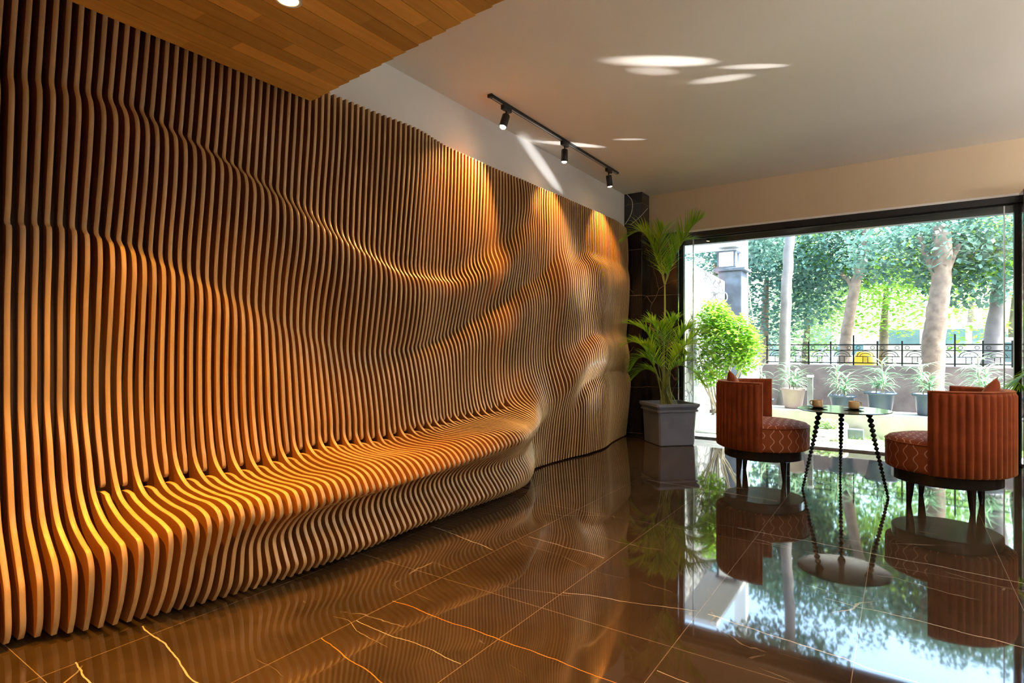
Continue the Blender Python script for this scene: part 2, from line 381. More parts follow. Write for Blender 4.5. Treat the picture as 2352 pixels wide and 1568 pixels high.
# ================================================================= SLAT WALL
def yi(i): return .7875+.0456*i
def wpt(px,py,y):
    p=at(px,py,y);return (p.x,p.z)
ST={0:[(43,-109),(35.7,0),(28,110),(24.5,174),(25.5,182),(26.8,192),(27.6,215),(25,300),(19,470),(17,511),(18,513),(20.5,517),(21,550),(17,700),(14,860),(17,940),(21,1023),(24.5,1100),(30,1210),(40,1290),(45,1330),(51,1381),(52.5,1420),(53.5,1455),(53.6,1483),(52,1505),(48,1522)],
4:[(164.4,-63),(158,40),(151,150),(148,196),(149.5,205),(152,218),(152.5,240),(149,320),(140,470),(137,513),(138.5,517),(142,524),(143,560),(139,700),(135.3,850),(138,937),(145.5,1023),(153.2,1125),(168,1205),(192,1258),(204,1280),(211,1319),(211.5,1355),(209,1395),(206,1425),(202,1450),(197,1475)],
9:[(298,0),(291,90),(281,200),(278.5,230),(281,240),(287,252),(292,272),(290,355),(276,520),(273.5,550),(276,557),(282,569),(285.5,600),(282,700),(274,870),(277,972),(290,1095),(303,1135),(335,1174),(375,1208),(391,1230),(394,1255),(392,1290),(386,1330),(379,1372),(369,1410),(358,1437)],
14:[(410.5,51),(405.5,138),(395.5,270),(393.5,293),(397.5,301),(403.5,313),(405.7,335),(404,406),(391.5,572),(391.5,595),(394,611),(398,625),(399.5,655),(397.5,735),(395.5,860),(397,970),(407,1067),(428,1110),(468,1136.5),(511,1153),(528,1170),(535,1198),(529,1232),(519,1275),(512,1325),(504,1365),(492,1391)],
20:[(531.5,106),(527,200),(516,345),(515,361),(519,369),(526.5,378),(530.5,396),(528.5,450),(517,610),(515.6,659),(517.7,674),(520.7,687),(523,712),(522,786),(521,870),(525,975),(537,1052),(558,1088),(602,1111),(644,1124),(659,1134),(668.5,1177),(650,1202),(631,1238),(638,1284),(643,1308),(629,1338)],
26:[(636.5,153),(630,270),(623,400),(622,425),(626,436),(634,449),(638,472),(636,540),(626,640),(623,727),(626,743),(628.5,764),(630,795),(633.5,860),(637,940),(641,985),(647,1030),(663,1060),(694,1081),(750,1095),(770,1108),(781,1146),(748,1168),(734,1195),(752,1250),(756,1276),(744,1297)],
33:[(743,200),(739,330),(730,460),(730,496),(736,511),(744.5,527),(746.5,545),(744,600),(731,700),(727.5,775),(731,795),(734,818),(737,845),(741,885),(746,940),(748,965),(751,1008),(764,1029),(795,1046),(858,1067),(876,1084),(890,1118),(852,1137),(842,1166),(860,1222),(865,1242),(854,1256)],
41:[(849,252),(846,340),(838,510),(837.5,565),(842.5,580),(849.5,591),(852.5,610),(850.5,665),(840,780),(838,812),(839.5,828),(842,845),(846,866),(850,895),(855,940),(857,962),(860,997),(870,1017),(893,1029),(965,1043),(985,1055),(999.5,1084),(958,1099),(943,1130),(963,1180),(968,1196),(957,1211)],
50:[(954.5,297),(952,380),(939,560),(936.5,612),(940,625),(948,637),(953,652),(953,700),(942,780),(937.7,802),(940.5,814),(944,828),(947,845),(952,880),(956,918),(959.5,951.6),(964.5,973),(978,990),(1010,1001),(1068,1012),(1087,1026),(1099,1050)],
60:[(1032,330),(1031,400),(1023,585),(1021.5,632),(1026,641),(1033,650),(1036,663),(1033,700),(1024,750),(1021,771),(1025,783),(1030,796),(1034,815),(1037,850),(1039,885),(1042,925),(1046,953),(1062,968),(1100,977),(1162,987),(1178,995),(1189.5,1014.5)],
70:[(1108,375),(1107,430),(1102,540),(1098,597),(1102,610),(1109,625),(1112,643),(1108,670),(1101,705),(1099,724),(1103,738),(1109,757),(1112,780),(1111,815),(1111,855),(1115,900),(1124,935),(1140,950),(1165,958),(1195,968),(1215,976),(1226,990)],
78:[(1164,401),(1165,440),(1164,510),(1161,553),(1164,567),(1170,585),(1173,605),(1170,635),(1163,668),(1161,687),(1165,702),(1171,722),(1174,745),(1170,790),(1167,835),(1169,875),(1177,908),(1190,925),(1205,935),(1222,945),(1233,957),(1240,975)],
85:[(1209,419),(1213,450),(1213,480),(1209,512),(1210,525),(1212,545),(1213,565),(1212,590),(1208,630),(1206,652),(1210,667),(1216,688),(1218,712),(1215,755),(1211,805),(1211,835),(1217,868),(1226,890),(1233,905),(1240,920),(1244,937),(1246,960)],
92:[(1247,437),(1246,465),(1246.5,490),(1247,507),(1247.3,520),(1247.5,535),(1247.5,550),(1246.5,575),(1245,610),(1244,632),(1248,645),(1254,670),(1256.6,699),(1254,737),(1250.5,785),(1249.5,810),(1251,838),(1257,863),(1262,883),(1266,900),(1270,922),(1268.6,940),(1264,965),(1260,995),(1258,1015),(1256,1040),(1255,1062)],
'B':[(1293,456.5),(1293,475),(1293,490),(1293,500),(1293,508),(1293,516),(1293,524),(1293,535),(1294,555),(1296,575),(1300,593),(1306,618),(1310.5,655),(1307.5,705),(1300.5,778),(1302,795),(1307,814),(1313,830),(1319,843),(1323.5,853),(1326,873),(1321,892),(1312,928),(1310.5,950),(1310.7,965),(1307,1005),(1303,1046.5)],
'C':[(1328.6,470.6),(1328.6,488),(1328.6,503),(1328.6,512),(1328.6,520),(1328.6,527),(1328.5,535),(1328,548),(1327,562),(1327,575),(1331,596),(1340,609.6),(1345,635),(1341,705),(1337,768),(1338,780),(1343,790),(1349,798),(1354,807),(1358,822),(1357,840),(1350,864),(1344,883),(1347,892),(1352,905),(1354,945),(1350,1031)],
'D':[(1359,482),(1359,497),(1358.7,508),(1358.5,517),(1358.3,525),(1358.1,533),(1358,541),(1358,553),(1357.5,567),(1358,579),(1363,589),(1371,600),(1378,625),(1375,700),(1369,755),(1369.5,761),(1372,768),(1377,775),(1382,783),(1387,798),(1387,822),(1381,848),(1374.5,865),(1377,871),(1382,885),(1384,940),(1379.6,1021)],
'E':[(1409.6,505),(1409.5,515),(1409.4,525),(1409.3,533),(1409.2,541),(1409.1,548),(1409,556),(1409,567),(1409,583),(1409,597),(1411,606),(1414,619),(1416.3,640),(1413.5,695),(1411,755),(1411.3,763),(1413,770),(1415,776),(1417.5,782),(1419,793),(1419,811),(1415,838),(1410,853),(1412,857),(1415,868),(1415.7,920),(1408.6,1011)],
'F':[(1438.6,519),(1439.5,529),(1440.5,538),(1441.3,546),(1442,554),(1442.5,560),(1443,568),(1443.5,580),(1443.6,600),(1443,620),(1444.5,627),(1446,635),(1446.5,652),(1443.5,720),(1439,770),(1440,780),(1441.5,788),(1443,796),(1444.5,804),(1445.7,815),(1446,828),(1444.5,845),(1442.5,857),(1445,861),(1448,870),(1447,905),(1438,998)]}
LOW={50:[(-2.52,.37),(-2.60,.28),(-2.52,.15),(-2.50,.11),(-2.55,.05)],
60:[(-2.50,.37),(-2.58,.28),(-2.50,.16),(-2.48,.12),(-2.54,.05)],
70:[(-2.57,.38),(-2.63,.29),(-2.56,.18),(-2.55,.12),(-2.60,.04)],
78:[(-2.74,.40),(-2.77,.30),(-2.72,.18),(-2.72,.12),(-2.76,.03)],
85:[(-2.92,.42),(-2.93,.30),(-2.91,.20),(-2.92,.12),(-2.95,.02)]}
def y_of_top(px,x=-3.0):
    u=(px-CX)/F
    return -x*(C_+S_*u)/(S_-u*C_)
STW={}
for k,P in ST.items():
    if isinstance(k,str):
        y=y_of_top(P[0][0]) if k!='F' else yi(142.2)
        idx=(y-.7875)/.0456
    else: idx=k;y=yi(k)
    Wp=[wpt(a,b,y) for a,b in P]+LOW.get(k,[])
    zb=Wp[26][1];dz=max(.012-zb,0) if zb<.012 else (.012-zb if idx>88 else 0)
    Wp=[(max(a,XW+.035),b+(dz*(1-b/.6) if b<.6 else 0)) for a,b in Wp]
    Wp[0]=(Wp[0][0],2.815)
    STW[idx]=Wp
KEYS=sorted(STW)
def profile(i):
    return [(pchip(KEYS,[STW[k][j][0] for k in KEYS],i),pchip(KEYS,[STW[k][j][1] for k in KEYS],i)) for j in range(27)]
# dense interpolation with landmark spans; returns list of (x,z)
SPAN=[6,6,4,3,3,3,4,6,4,3,3,3,5,6,5,5,4,5,5,4,4,4,4,5,4,4]
def dense(Pf,a=0.,b=26.):
    n=len(Pf);T=[0.]
    for k in range(n-1):
        d=math.hypot(Pf[k+1][0]-Pf[k][0],Pf[k+1][1]-Pf[k][1]);T.append(T[-1]+max(d,1e-4)**.75)
    out=[]
    def ev(k,f):
        # centripetal-ish hermite on T
        t=T[k]+(T[k+1]-T[k])*f;res=[]
        for c in (0,1):
            def sl(j):
                if j==0:return (Pf[1][c]-Pf[0][c])/(T[1]-T[0])
                if j==n-1:return (Pf[-1][c]-Pf[-2][c])/(T[-1]-T[-2])
                d0=(Pf[j][c]-Pf[j-1][c])/(T[j]-T[j-1]);d1=(Pf[j+1][c]-Pf[j][c])/(T[j+1]-T[j])
                h0=T[j]-T[j-1];h1=T[j+1]-T[j];return (d0*h1+d1*h0)/(h0+h1)
            h=T[k+1]-T[k];m0=sl(k);m1=sl(k+1);y0=Pf[k][c];y1=Pf[k+1][c]
            res.append((2*f**3-3*f*f+1)*y0+(f**3-2*f*f+f)*h*m0+(-2*f**3+3*f*f)*y1+(f**3-f*f)*h*m1)
        return tuple(res)
    for k in range(n-1):
        for q in range(SPAN[k]):
            g=k+q/SPAN[k]
            if a-1e-6<=g<=b+1e-6: out.append(ev(k,q/SPAN[k]))
    if b>=26: out.append(Pf[-1])
    return out
TH=.0205;XB=XW+.016
def slat_mesh(curve,y,closing):
    """curve: front edge (x,z) from top to bottom; closing: back polyline (x,z) bottom to top. board in plane y."""
    mb=MB();c=.0028;n=len(curve);t=TH/2
    nr=[]
    for k in range(n):
        a=curve[max(k-1,0)];b=curve[min(k+1,n-1)];dx=b[0]-a[0];dz=b[1]-a[1];l=math.hypot(dx,dz) or 1
        nr.append((-dz/l,dx/l)) # outward for downward travel: (+x)
    vs=[];fs=[]
    for k,(x,z) in enumerate(curve):
        ox,oz=nr[k]
        xi,zi=x-ox*c,z-oz*c
        vs+=[(xi,y-t,zi),(x,y-t+c,z),(x,y+t-c,z),(xi,y+t,zi)]
    for k in range(n-1):
        for q in range(3):
            a=k*4+q;fs.append((a,a+4,a+5,a+1))
    mb.add(vs,fs,True)
    L=[vs[k*4] for k in range(n)]+[(x,y-t,z) for x,z in closing]
    Rr=[vs[k*4+3] for k in range(n)]+[(x,y+t,z) for x,z in closing]
    m=len(L)
    mb.add(L,[tuple(range(m))[::-1]]);mb.add(Rr,[tuple(range(m))])
    # close rear / ends
    idx=list(range(n-1,m))+[0]
    vs2=[];
    for q in idx: vs2+=[L[q],Rr[q]]
    mb.add(vs2,[(2*k,2*k+1,2*k+3,2*k+2) for k in range(len(idx)-1)])
    return mb
sw=empty('slatted_wall_bench',(XW,4.0,0),0,'long wavy feature wall of curved wooden slats swelling out into a bench','slat wall')
P0=Vector((XW,4.0,0))
def put(mb,name):
    mb.v=[(a-P0.x,b-P0.y,c_-P0.z) for a,b,c_ in mb.v]
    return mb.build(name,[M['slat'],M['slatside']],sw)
far=MB();I1=142
for i in range(-3,I1+1):
    Pf=profile(i);y=yi(i)
    split=(7<=i<=75 and i%2==1)
    if not split:
        cv=dense(Pf);zb=cv[-1][1]
        mb=slat_mesh(cv,y,[(XB,zb),(XB,cv[0][1])])
        if i>=130: far.add(mb.v,mb.f);far.sm[-len(mb.sm):]=mb.sm
        else: put(mb,'slat')
    else:
        s=min(1,max(0,(75-i)/12.))
        zs=Pf[17][1];r=.020
        cv=dense(Pf,0,15.8)
        dx=(cv[-1][0]-cv[-4][0])/max(1e-4,cv[-4][1]-cv[-1][1]);x,z=cv[-1];zt=zs+.045
        if z-zt>.012:
            for q in range(1,6): cv.append((x+dx*.9*(z-zt)*q/5,z+(zt-z)*q/5))
        x,z=cv[-1]
        # rounded nose at the lower end of the back piece
        dx,dz=cv[-1][0]-cv[-3][0],cv[-1][1]-cv[-3][1];l=math.hypot(dx,dz);dx/=l;dz/=l
        nx,nz=dz,-dx  # inward normal (towards wall)
        if nx>0:nx,nz=-nx,-nz
        cxx,czz=x+nx*r,z+nz*r
        for q in range(1,6):
            a=q/5*PI/2;cv.append((cxx-nx*r*math.cos(a)+dx*r*math.sin(a),czz-nz*r*math.cos(a)+dz*r*math.sin(a)))
        e=cv[-1]
        put(slat_mesh(cv,y,[(max(XB,e[0]-.05),e[1]+.012),(XB,e[1]+.03),(XB,cv[0][1])]),'back_slat')
        cv=dense(Pf,17.0,26);x,z=cv[0];ex=.085-.045*min(1,max(0,(i-40)/35));cv=[(x-ex,z+.004),(x-ex*.66,z+.006),(x-ex*.33,z+.005)]+cv;x,z=cv[0];pre=[]
        for q in range(5):
            a=(1-q/5)*PI/2;pre.append((x-.012*math.sin(a),z-.015*(1-math.cos(a))))
        cv=pre+cv
        put(slat_mesh(cv,y,[(XB,cv[-1][1]),(XB,cv[0][1]-.06),(cv[0][0]-.03,cv[0][1]-.02)]),'seat_slat')
o=far
far.v=[(a-P0.x,b-P0.y,c_) for a,b,c_ in far.v];fo=far.build('far_slats',[M['slat'],M['slatside']],sw);fo['kind']='stuff'
bp=MB().box(0,.014,yi(-3)-4,yi(I1)-4+.01,.0,2.79);bp.build('backing_panel',M['back'],sw)
# ================================================================= LIGHT FITTINGS
HEADS=[(1163,243,(-.04,-.40)),(1297,335,(-.03,-.02)),(1398,396,(.03,.22))]
RX=-2.81
def yrail(px):
    u=(px-CX)/F;return -RX*(C_+S_*u)/(S_-u*C_)
tl=empty('track_light',(RX,5.08,HC),0,'black ceiling track with three lit spotlight heads above the slat wall','track light')
def rel(v): return (v[0]-RX,v[1]-5.08,v[2]-HC)
mb=MB().box(-.018,.018,3.80-5.08,6.36-5.08,-.022,-.0);mb.box(-.022,.022,3.79-5.08,3.81-5.08,-.026,0);mb.build('rail',M['black'],tl)
mb=MB().box(-.006,.006,3.83-5.08,6.33-5.08,-.0235,-.0215).build('rail_slot',M['steel'],tl)
SPOT=[]
for px,py,(tx,ty) in HEADS:
    yy=yrail(px)-5.08
    h=MB();h.box(-.018,.018,yy-.06,yy+.06,-.062,-.022,.004);h.tube([(0,yy,-.06),(0,yy,-.095)],.008)
    axis=Vector((tx,ty,-1)).normalized()
    q=Vector((0,0,-1)).rotation_difference(axis).to_matrix()
    top=Vector((0,yy,-.095))
    can=MB();can.lathe([(.0,.0),(.030,-.002),(.034,-.008),(.034,-.125),(.031,-.128),(.028,-.118),(.0,-.118)],28,top,True,q,False)
    ho=h.build('spotlight_head',M['black'],tl)
    can.build('spotlight_can',M['black'],ho)
    MB().lathe([(.0,-.1185),(.027,-.1185),(.025,-.128),(.018,-.134),(.0,-.137)],20,top,True,q,False).build('bulb',M['bulb'],ho)
    SPOT.append((Vector((RX,5.08,HC))+top+axis*.15,axis))
def lamp_spot(name,loc,d,power,col,ang,blend,size=.02):
    l=bpy.data.lights.new(name,'SPOT');l.energy=power;l.color=col;l.spot_size=math.radians(ang);l.spot_blend=blend;l.shadow_soft_size=size
    o=bpy.data.objects.new(name,l);C.objects.link(o);o.location=loc;o.rotation_euler=Vector(d).to_track_quat('-Z','Y').to_euler();return o
WARM=(1,.52,.15)
for (p,a),pw in zip(SPOT,(150,60,60)):
    lamp_spot('track_spot',p,(a.x-.10,a.y,a.z),pw,WARM,88,.55)
DL=[(-2.2,1.5),(-2.70,1.08),(-2.70,-.25),(-1.0,1.5),(-1.0,.2),(-1.0,-1.1),(.2,.2),(.2,1.5)]
for k,(x,y) in enumerate(DL):
    if k in(0,3):
        d=empty('recessed_downlight',(x,y,2.71),0,'round warm downlight in the timber ceiling, '+('near the top edge above the bench' if k==0 else 'behind the one above the bench'),'downlight')
        MB().lathe([(.045,0.0),(.058,-.003),(.058,-.006),(.045,-.006),(.040,-.001)],28,cap=False).build('trim_ring',M['white'],d)
        MB().lathe([(.0,-.0015),(.040,-.0015)],24,cap=False).build('lens',M['bulb'],d)
    o=lamp_spot('downlight',(x,y,2.69),(0,0,-1),270 if x<-2.5 else 55,(1,.43,.03),64 if x<-2.5 else 100,.55 if x<-2.5 else .8,.02)
    if x<-2.5: o.rotation_euler=(0,-math.radians(11),0);o.scale=(1,2.0,1)
# cable by the column
mb=MB();mb.tube(smoothpath([at(1438,444,7.3265),at(1452,462,7.3265),at(1450,490,7.3265),at(1436,515,7.3265)],16),.0035,6)
tag(mb.build('cable',M['white']),'thin white cable looping down the dark corner column','cable')
mb=MB();mb.tube(smoothpath([at(1488,478,7.3265),at(1470,498,7.3265),at(1448,516,7.3265)],10),.003,6)
tag(mb.build('cable',M['white']),'thin pale cable slanting across the column top, below the looped one','cable')
# ================================================================= CHAIRS
def chair(loc,dirv,label):
    """local +X = open front"""
    rz=math.atan2(dirv[1],dirv[0])
    t=empty('barrel_chair',loc,rz,label,'chair','round armchairs by the window')
    MB().lathe([(0,.185),(.335,.185),(.345,.19),(.345,.272),(.335,.278),(0,.278)],56,smooth=False,cap=False).build('plinth',M['plinth'],t)
    for a in (45,135,225,315):
        r=.26;x,y=r*math.cos(math.radians(a)),r*math.sin(math.radians(a))
        MB().tube([(x,y,.20),(x*1.02,y*1.02,.10),(x*1.05,y*1.05,0)],[.031,.024,.016],16).build('leg',M['blackwood'],t)
    MB().lathe([(0,.275),(.372,.275),(.385,.283),(.388,.31),(.388,.47),(.384,.485),(.365,.505),(.30,.52),(.15,.528),(0,.53)],64,cap=False).build('seat',M['ogee'],t)
    pip=[(.386*math.cos(a),.386*math.sin(a),.483) for a in [2*PI*k/60 for k in range(61)]]
    MB().tube(pip,.0055,6,False).build('seat_piping',M['velvet'],t)
    # shell
    A0,A1=math.radians(88),math.radians(272);n=240;ch=26
    prof=[('o',.275),('o',.29),('o',.55),('o',.80),('o',.85),('o',.872),('t0',.884),('t1',.888),('t2',.884),('i',.872),('i',.85),('i',.55),('i',.50)]
    vs=[];fs=[]
    for k in range(n+1):
        f=k/n;a=A0+(A1-A0)*f
        groove=abs(math.sin(f*ch*PI))**.6
        for j,(kd,z) in enumerate(prof):
            ro=.398+.020*groove if .29<=z<=.85 else .408
            if z<.28: ro=.392
            if z>.86: ro=.405
            ri=.345-.004*groove
            r={'o':ro,'i':ri,'t0':.398,'t1':.375,'t2':.352}[kd]
            vs.append((r*math.cos(a),r*math.sin(a),z))
    m=len(prof)
    for k in range(n):
        for j in range(m-1): fs.append((k*m+j,(k+1)*m+j,(k+1)*m+j+1,k*m+j+1))
    sh=MB().add(vs,fs,True)
    # rounded arm ends
    for k,sg in ((0,-1),(n,1)):
        a=A0+(A1-A0)*k/n;ta=Vector((-math.sin(a),math.cos(a),0))*sg
        base=[Vector(vs[k*m+j]) for j in range(m)]
        cen=Vector((.375*math.cos(a),.375*math.sin(a),0))
        ring=[b.copy() for b in base]
        ring2=[]
        for b in base:
            c2=Vector((cen.x,cen.y,b.z));ring2.append(c2+(b-c2)*.72+ta*.022)
        vv=ring+ring2;ff=[(j,j+1,m+j+1,m+j) for j in range(m-1)]
        sh.add(vv,ff,True);sh.add(ring2,[tuple(range(m))])
    sh.build('backrest',M['velvet'],t)
    arc=[(.401*math.cos(a),.401*math.sin(a),.880) for a in [A0+(A1-A0)*k/70 for k in range(71)]]
    MB().tube(arc,.006,6).build('backrest_piping',M['velvet'],t)
    return t
LC=Vector((-1.07,5.75,0));RC=Vector((.275,5.47,0));TC=Vector((-.406,5.555,0))
dL=rf(.86,-.5);chair(LC,(dL.x,dL.y),'rust velvet barrel chair left of the table, next to the palm pot')
dR=(rf(-.68,.73));chair(RC,(dR.x,dR.y),'rust velvet barrel chair right of the table, nearest the right window edge')
def cushion(loc,rot,label):
    n=14;s=.19;vs=[];fs=[]
    for side in (1,-1):
        for i in range(n+1):
            for j in range(n+1):
                u=i/n*2-1;v=j/n*2-1
                pin=1-.10*(1-abs(u)**2)*(abs(v)**4)-.0
                pin2=1-.10*(1-abs(v)**2)*(abs(u)**4)
                h=.055*((1-u**4)*(1-v**4))**.6
                vs.append((u*s*pin2,v*s*pin,side*h))
    m=(n+1)**2
    for sd in (0,1):
        for i in range(n):
            for j in range(n):
                a=sd*m+i*(n+1)+j;q=(a,a+n+1,a+n+2,a+1)
                fs.append(q if sd==0 else q[::-1])
    o=MB().add(vs,fs,True).build('cushion',M['velvet'])
    bm=bmesh.new();bm.from_mesh(o.data);bmesh.ops.remove_doubles(bm,verts=bm.verts,dist=.0005);bm.to_mesh(o.data);bm.free()
    o.location=loc;o.rotation_euler=rot;return tag(o,label,'cushion','cushions in the armchairs')
def cush_at(c,d,ang,label):
    d=Vector((d[0],d[1],0)).normalized()
    side=Vector((-d.y,d.x,0))
    p=c-d*.225+side*.0+Vector((0,0,.735))
    nrm=(d*.93+Vector((0,0,.32))).normalized()
    q=nrm.to_track_quat('Z','Y').to_matrix().to_4x4()@Matrix.Rotation(ang,4,'Z')
    return cushion(p,q.to_euler(),label)
cush_at(LC,(dL.x,dL.y),PI/4,'rust square cushion standing on its corner in the left chair')
cush_at(RC,(dR.x,dR.y),PI/4,'rust square cushion standing on its corner in the right chair')
# ================================================================= TABLE
t=empty('side_table',TC,0,'small round dark table on three beaded twisted legs between the chairs','table')
ZT=.675
MB().lathe([(0,ZT-.008),(.345,ZT-.008),(.352,ZT-.004),(.352,ZT),(.346,ZT+.002),(0,ZT+.002)],72,smooth=False,cap=False).build('table_top',M['green_top'],t)
for ang in (180,64,-57):
    a=math.radians(ang);d=rf(math.cos(a),math.sin(a))
    path=smoothpath([d*.20+Vector((0,0,ZT-.008)),d*.215+Vector((0,0,.60)),d*.25+Vector((0,0,.42)),d*.30+Vector((0,0,.2)),d*.345+Vector((0,0,0.0))],170)
    L=[0]
    for k in range(170):L.append(L[-1]+(path[k+1]-path[k]).length)
    tot=L[-1];rad=[];nb=21
    # bead pitch shrinks towards the foot
    for l in L:
        s=l/tot
        ph=nb*(s+.22*s*(s-1)*-1*-1*0+ .28*(s*s-s))  # mild progression
        bw=.0255*(1-s)+.0115*s
        r=bw*(.38+.62*abs(math.sin(PI*ph)))
        if s<.03:r=.034-.3*s
        rad.append(max(r,.005))
    MB().tube(path,rad,14).build('leg',M['iron'],t)
def cup(p,rz,label,slabel):
    s=empty('saucer',p,0,slabel,'saucer','saucers on the table')
    MB().lathe([(0,0.0),(.035,0),(.045,.003),(.078,.012),(.080,.0145),(.074,.014),(.042,.007),(0,.006)],40,cap=False).build('saucer_dish',M['saucer'],s)
    c=empty('cup',p+Vector((0,0,.0072)),rz,label,'cup','cups on the table')
    MB().lathe([(0,0),(.030,0),(.036,.004),(.040,.015),(.041,.060),(.0395,.062),(.0375,.060),(.036,.012),(0,.008)],40,cap=False).build('cup_bowl',M['cup'],c)
    h=smoothpath([(.039,0,.050),(.056,0,.052),(.064,0,.036),(.056,0,.020),(.038,0,.018)],20)
    MB().tube(h,.0045,8).build('handle',M['cup'],c)
cL=TC+rf(-.165,.10,ZT+.002);cR=TC+rf(.075,-.02,ZT+.002)
cup(cL,PI*.9,'beige coffee cup on the left saucer, nearer the left chair','dark saucer under the left cup')
cup(cR,math.atan2(S_,C_),'beige coffee cup on the right saucer with handle turned right','dark saucer under the right cup')
# ================================================================= PALM
def blade(mb,p,d,L,w,droop,up=Vector((0,0,1)),seg=4):
    d=d.normalized();side=d.cross(up)
    if side.length<.05: side=d.cross(Vector((1,0,0)))
    side.normalize();vs=[];fs=[]
    q=p.copy();dd=d.copy()
    for k in range(seg+1):
        f=k/seg;ww=w*(1-f)**.7*(.45+1.1*min(f*3,.5)) if k<seg else .0008
        nrm=side.cross(dd).normalized()
        vs+=[q-side*ww,q+nrm*ww*.25*-1,q+side*ww]
        dd=(dd+Vector((0,0,-droop*(f+.3)/seg*1.6))).normalized();q=q+dd*(L/seg)
    for k in range(seg):
        a=k*3;fs+=[(a,a+3,a+4,a+1),(a+1,a+4,a+5,a+2)]
    mb.add(vs,fs,True)
def frond(parent,pts,n,L,w=.0105,droop=.5,start=.25,spread=.9,rv=None,origin=None):
    rv=rv or R
    n=int(n*1.35);L*=1.15;droop*=.75;path=smoothpath(pts,40);o=origin
    path=[p-o for p in path]
    rb=MB();rb.tube(path[::2],[.006*(1-.8*k/20)+.0012 for k in range(len(path[::2]))],6)
    mb=MB()
    for k in range(n):
        f=start+(1-start)*(k/(n-1));t=f*39.9;i=int(t);p=path[i].lerp(path[i+1],t-i)
        tan=(path[min(i+1,40)]-path[max(i-1,0)]).normalized()
        sd=tan.cross(Vector((0,0,1)))
        if sd.length<.25: sd=sd+Vector((C_,S_,0))*.6
        sd.normalize();upv=sd.cross(tan).normalized()
        l=L*(.35+.65*math.sin(PI*min(1,.18+.82*(k/(n-1)))))*(.9+.2*rv.random())
        if k/(n-1)>.85:l*=.8
        for s in(1,-1):
            fw=.75+1.1*(k/(n-1))
            d=sd*s*spread+tan*fw+upv*(.35+.2*rv.random())
            d+=Vector((rv.uniform(-.08,.08),rv.uniform(-.08,.08),rv.uniform(-.05,.05)))
            blade(mb,p,d,l,w,droop*(.8+.4*rv.random()))
    fo=mb.build('frond',M['palm'],parent)
    rb.build('rachis',M['palmstem'],fo)
    return fo
PC=Vector((-2.41,7.02,0))
def square_pot(parent,mat,b,tp,h,rot,steps=True):
    mb=MB()
    prof=[(b*.5-.01,0),(b*.5,.01),(tp*.5-.035,h-.10),(tp*.5-.015,h-.095),(tp*.5-.015,h-.075),(tp*.5-.03,h-.07),(tp*.5,h-.03),(tp*.5,h),(tp*.5-.035,h),(tp*.5-.04,h-.06)]
    vs=[];m=len(prof)
    ca=[]
    for r,z in prof:
        for k in range(4):
            for da in (-.04,.04):
                a=rot+PI/4+k*PI/2+da;q=r*math.sqrt(2)*(1-.02)
                vs.append((q*math.cos(a),q*math.sin(a),z))
    fs=[]
    for j in range(m-1):
        for k in range(8):
            k2=(k+1)%8;fs.append((j*8+k,j*8+k2,(j+1)*8+k2,(j+1)*8+k))
    fs.append(tuple(range(8))[::-1])
    mb.add(vs,fs)
    po=mb.build('pot',mat,parent)
    sb=MB();r=(tp*.5-.045)*math.sqrt(2)*.98
    sb.add([(r*math.cos(rot+PI/4+k*PI/2),r*math.sin(rot+PI/4+k*PI/2),h-.055) for k in range(4)]+[(r*.9*math.cos(rot+PI/4+k*PI/2),r*.9*math.sin(rot+PI/4+k*PI/2),h-.10) for k in range(4)],[(0,1,2,3),(4,7,6,5),(0,4,5,1),(1,5,6,2),(2,6,7,3),(3,7,4,0)])
    sb.build('soil',M['soil'],po)
    return po
palm=empty('potted_palm',PC,0,'tall areca palm with feathery fronds in a square grey pot beside the column','plant')
square_pot(palm,M['potgrey'],.45,.555,.51,PI/4)
mb=MB()
for dx,dy,r in((-.06,-.13,.055),(.17,.05,.055),(-.15,.05,.055)): pass
def D(px,py,dy=0): return at(px,py,7.0+dy)
stem0=PC+Vector((.0,0,.46))
sp=smoothpath([stem0,D(1524,850),D(1527,740),D(1527,655)],20)
mb=MB();mb.tube([p-PC for p in sp],[.020-.012*k/20 for k in range(21)],10);mb.build('stem',M['palmstem'],palm)
top=D(1527,655)
frond(palm,[top,D(1508,590,-.08),D(1475,532,-.16),D(1432,548,-.22)],34,.30,droop=.9,start=.12,origin=PC)
frond(palm,[top,D(1548,595,.02),D(1582,530,0),D(1612,500,-.02)],34,.30,droop=.35,start=.12,origin=PC)
frond(palm,[top,D(1520,600,-.15),D(1515,555,-.28),D(1525,520,-.36)],30,.30,droop=.5,start=.15,origin=PC)
frond(palm,[top,D(1540,600,.1),D(1560,560,.1),D(1592,548,.06)],26,.26,droop=.7,start=.15,origin=PC)
rp=random.Random(3)
low=[((1512,840),(1490,770),(1462,748),(1438,742),-.15),((1505,850),(1480,800),(1455,785),(1432,792),-.25),((1510,860),(1490,825),(1468,822),(1450,845),-.2),
 ((1520,830),(1512,775),(1500,745),(1488,740),-.1),((1530,830),(1538,775),(1545,745),(1552,735),-.05),((1535,840),(1560,780),(1580,755),(1600,757),0),
 ((1535,850),(1565,800),(1600,790),(1640,820),-.15),((1535,860),(1570,830),(1605,830),(1645,862),-.3),((1530,870),(1555,840),(1590,850),(1622,885),-.2),
 ((1515,870),(1495,850),(1475,850),(1452,870),-.1),((1525,840),(1525,790),(1520,760),(1515,742),-.3),((1540,850),(1575,790),(1612,765),(1655,775),.0),
 ((1522,860),(1508,830),(1490,800),(1475,790),-.38),((1532,860),(1550,820),(1568,800),(1580,810),-.4)]
for P in low:
    d=P[4];b=stem0+Vector((rp.uniform(-.1,.1),rp.uniform(-.1,.1),-.0))
    frond(palm,[b]+[D(x,y,d*(k+1)/4) for k,(x,y) in enumerate(P[:4])],24,.22,w=.0095,droop=.7,start=.36,origin=PC,rv=rp)
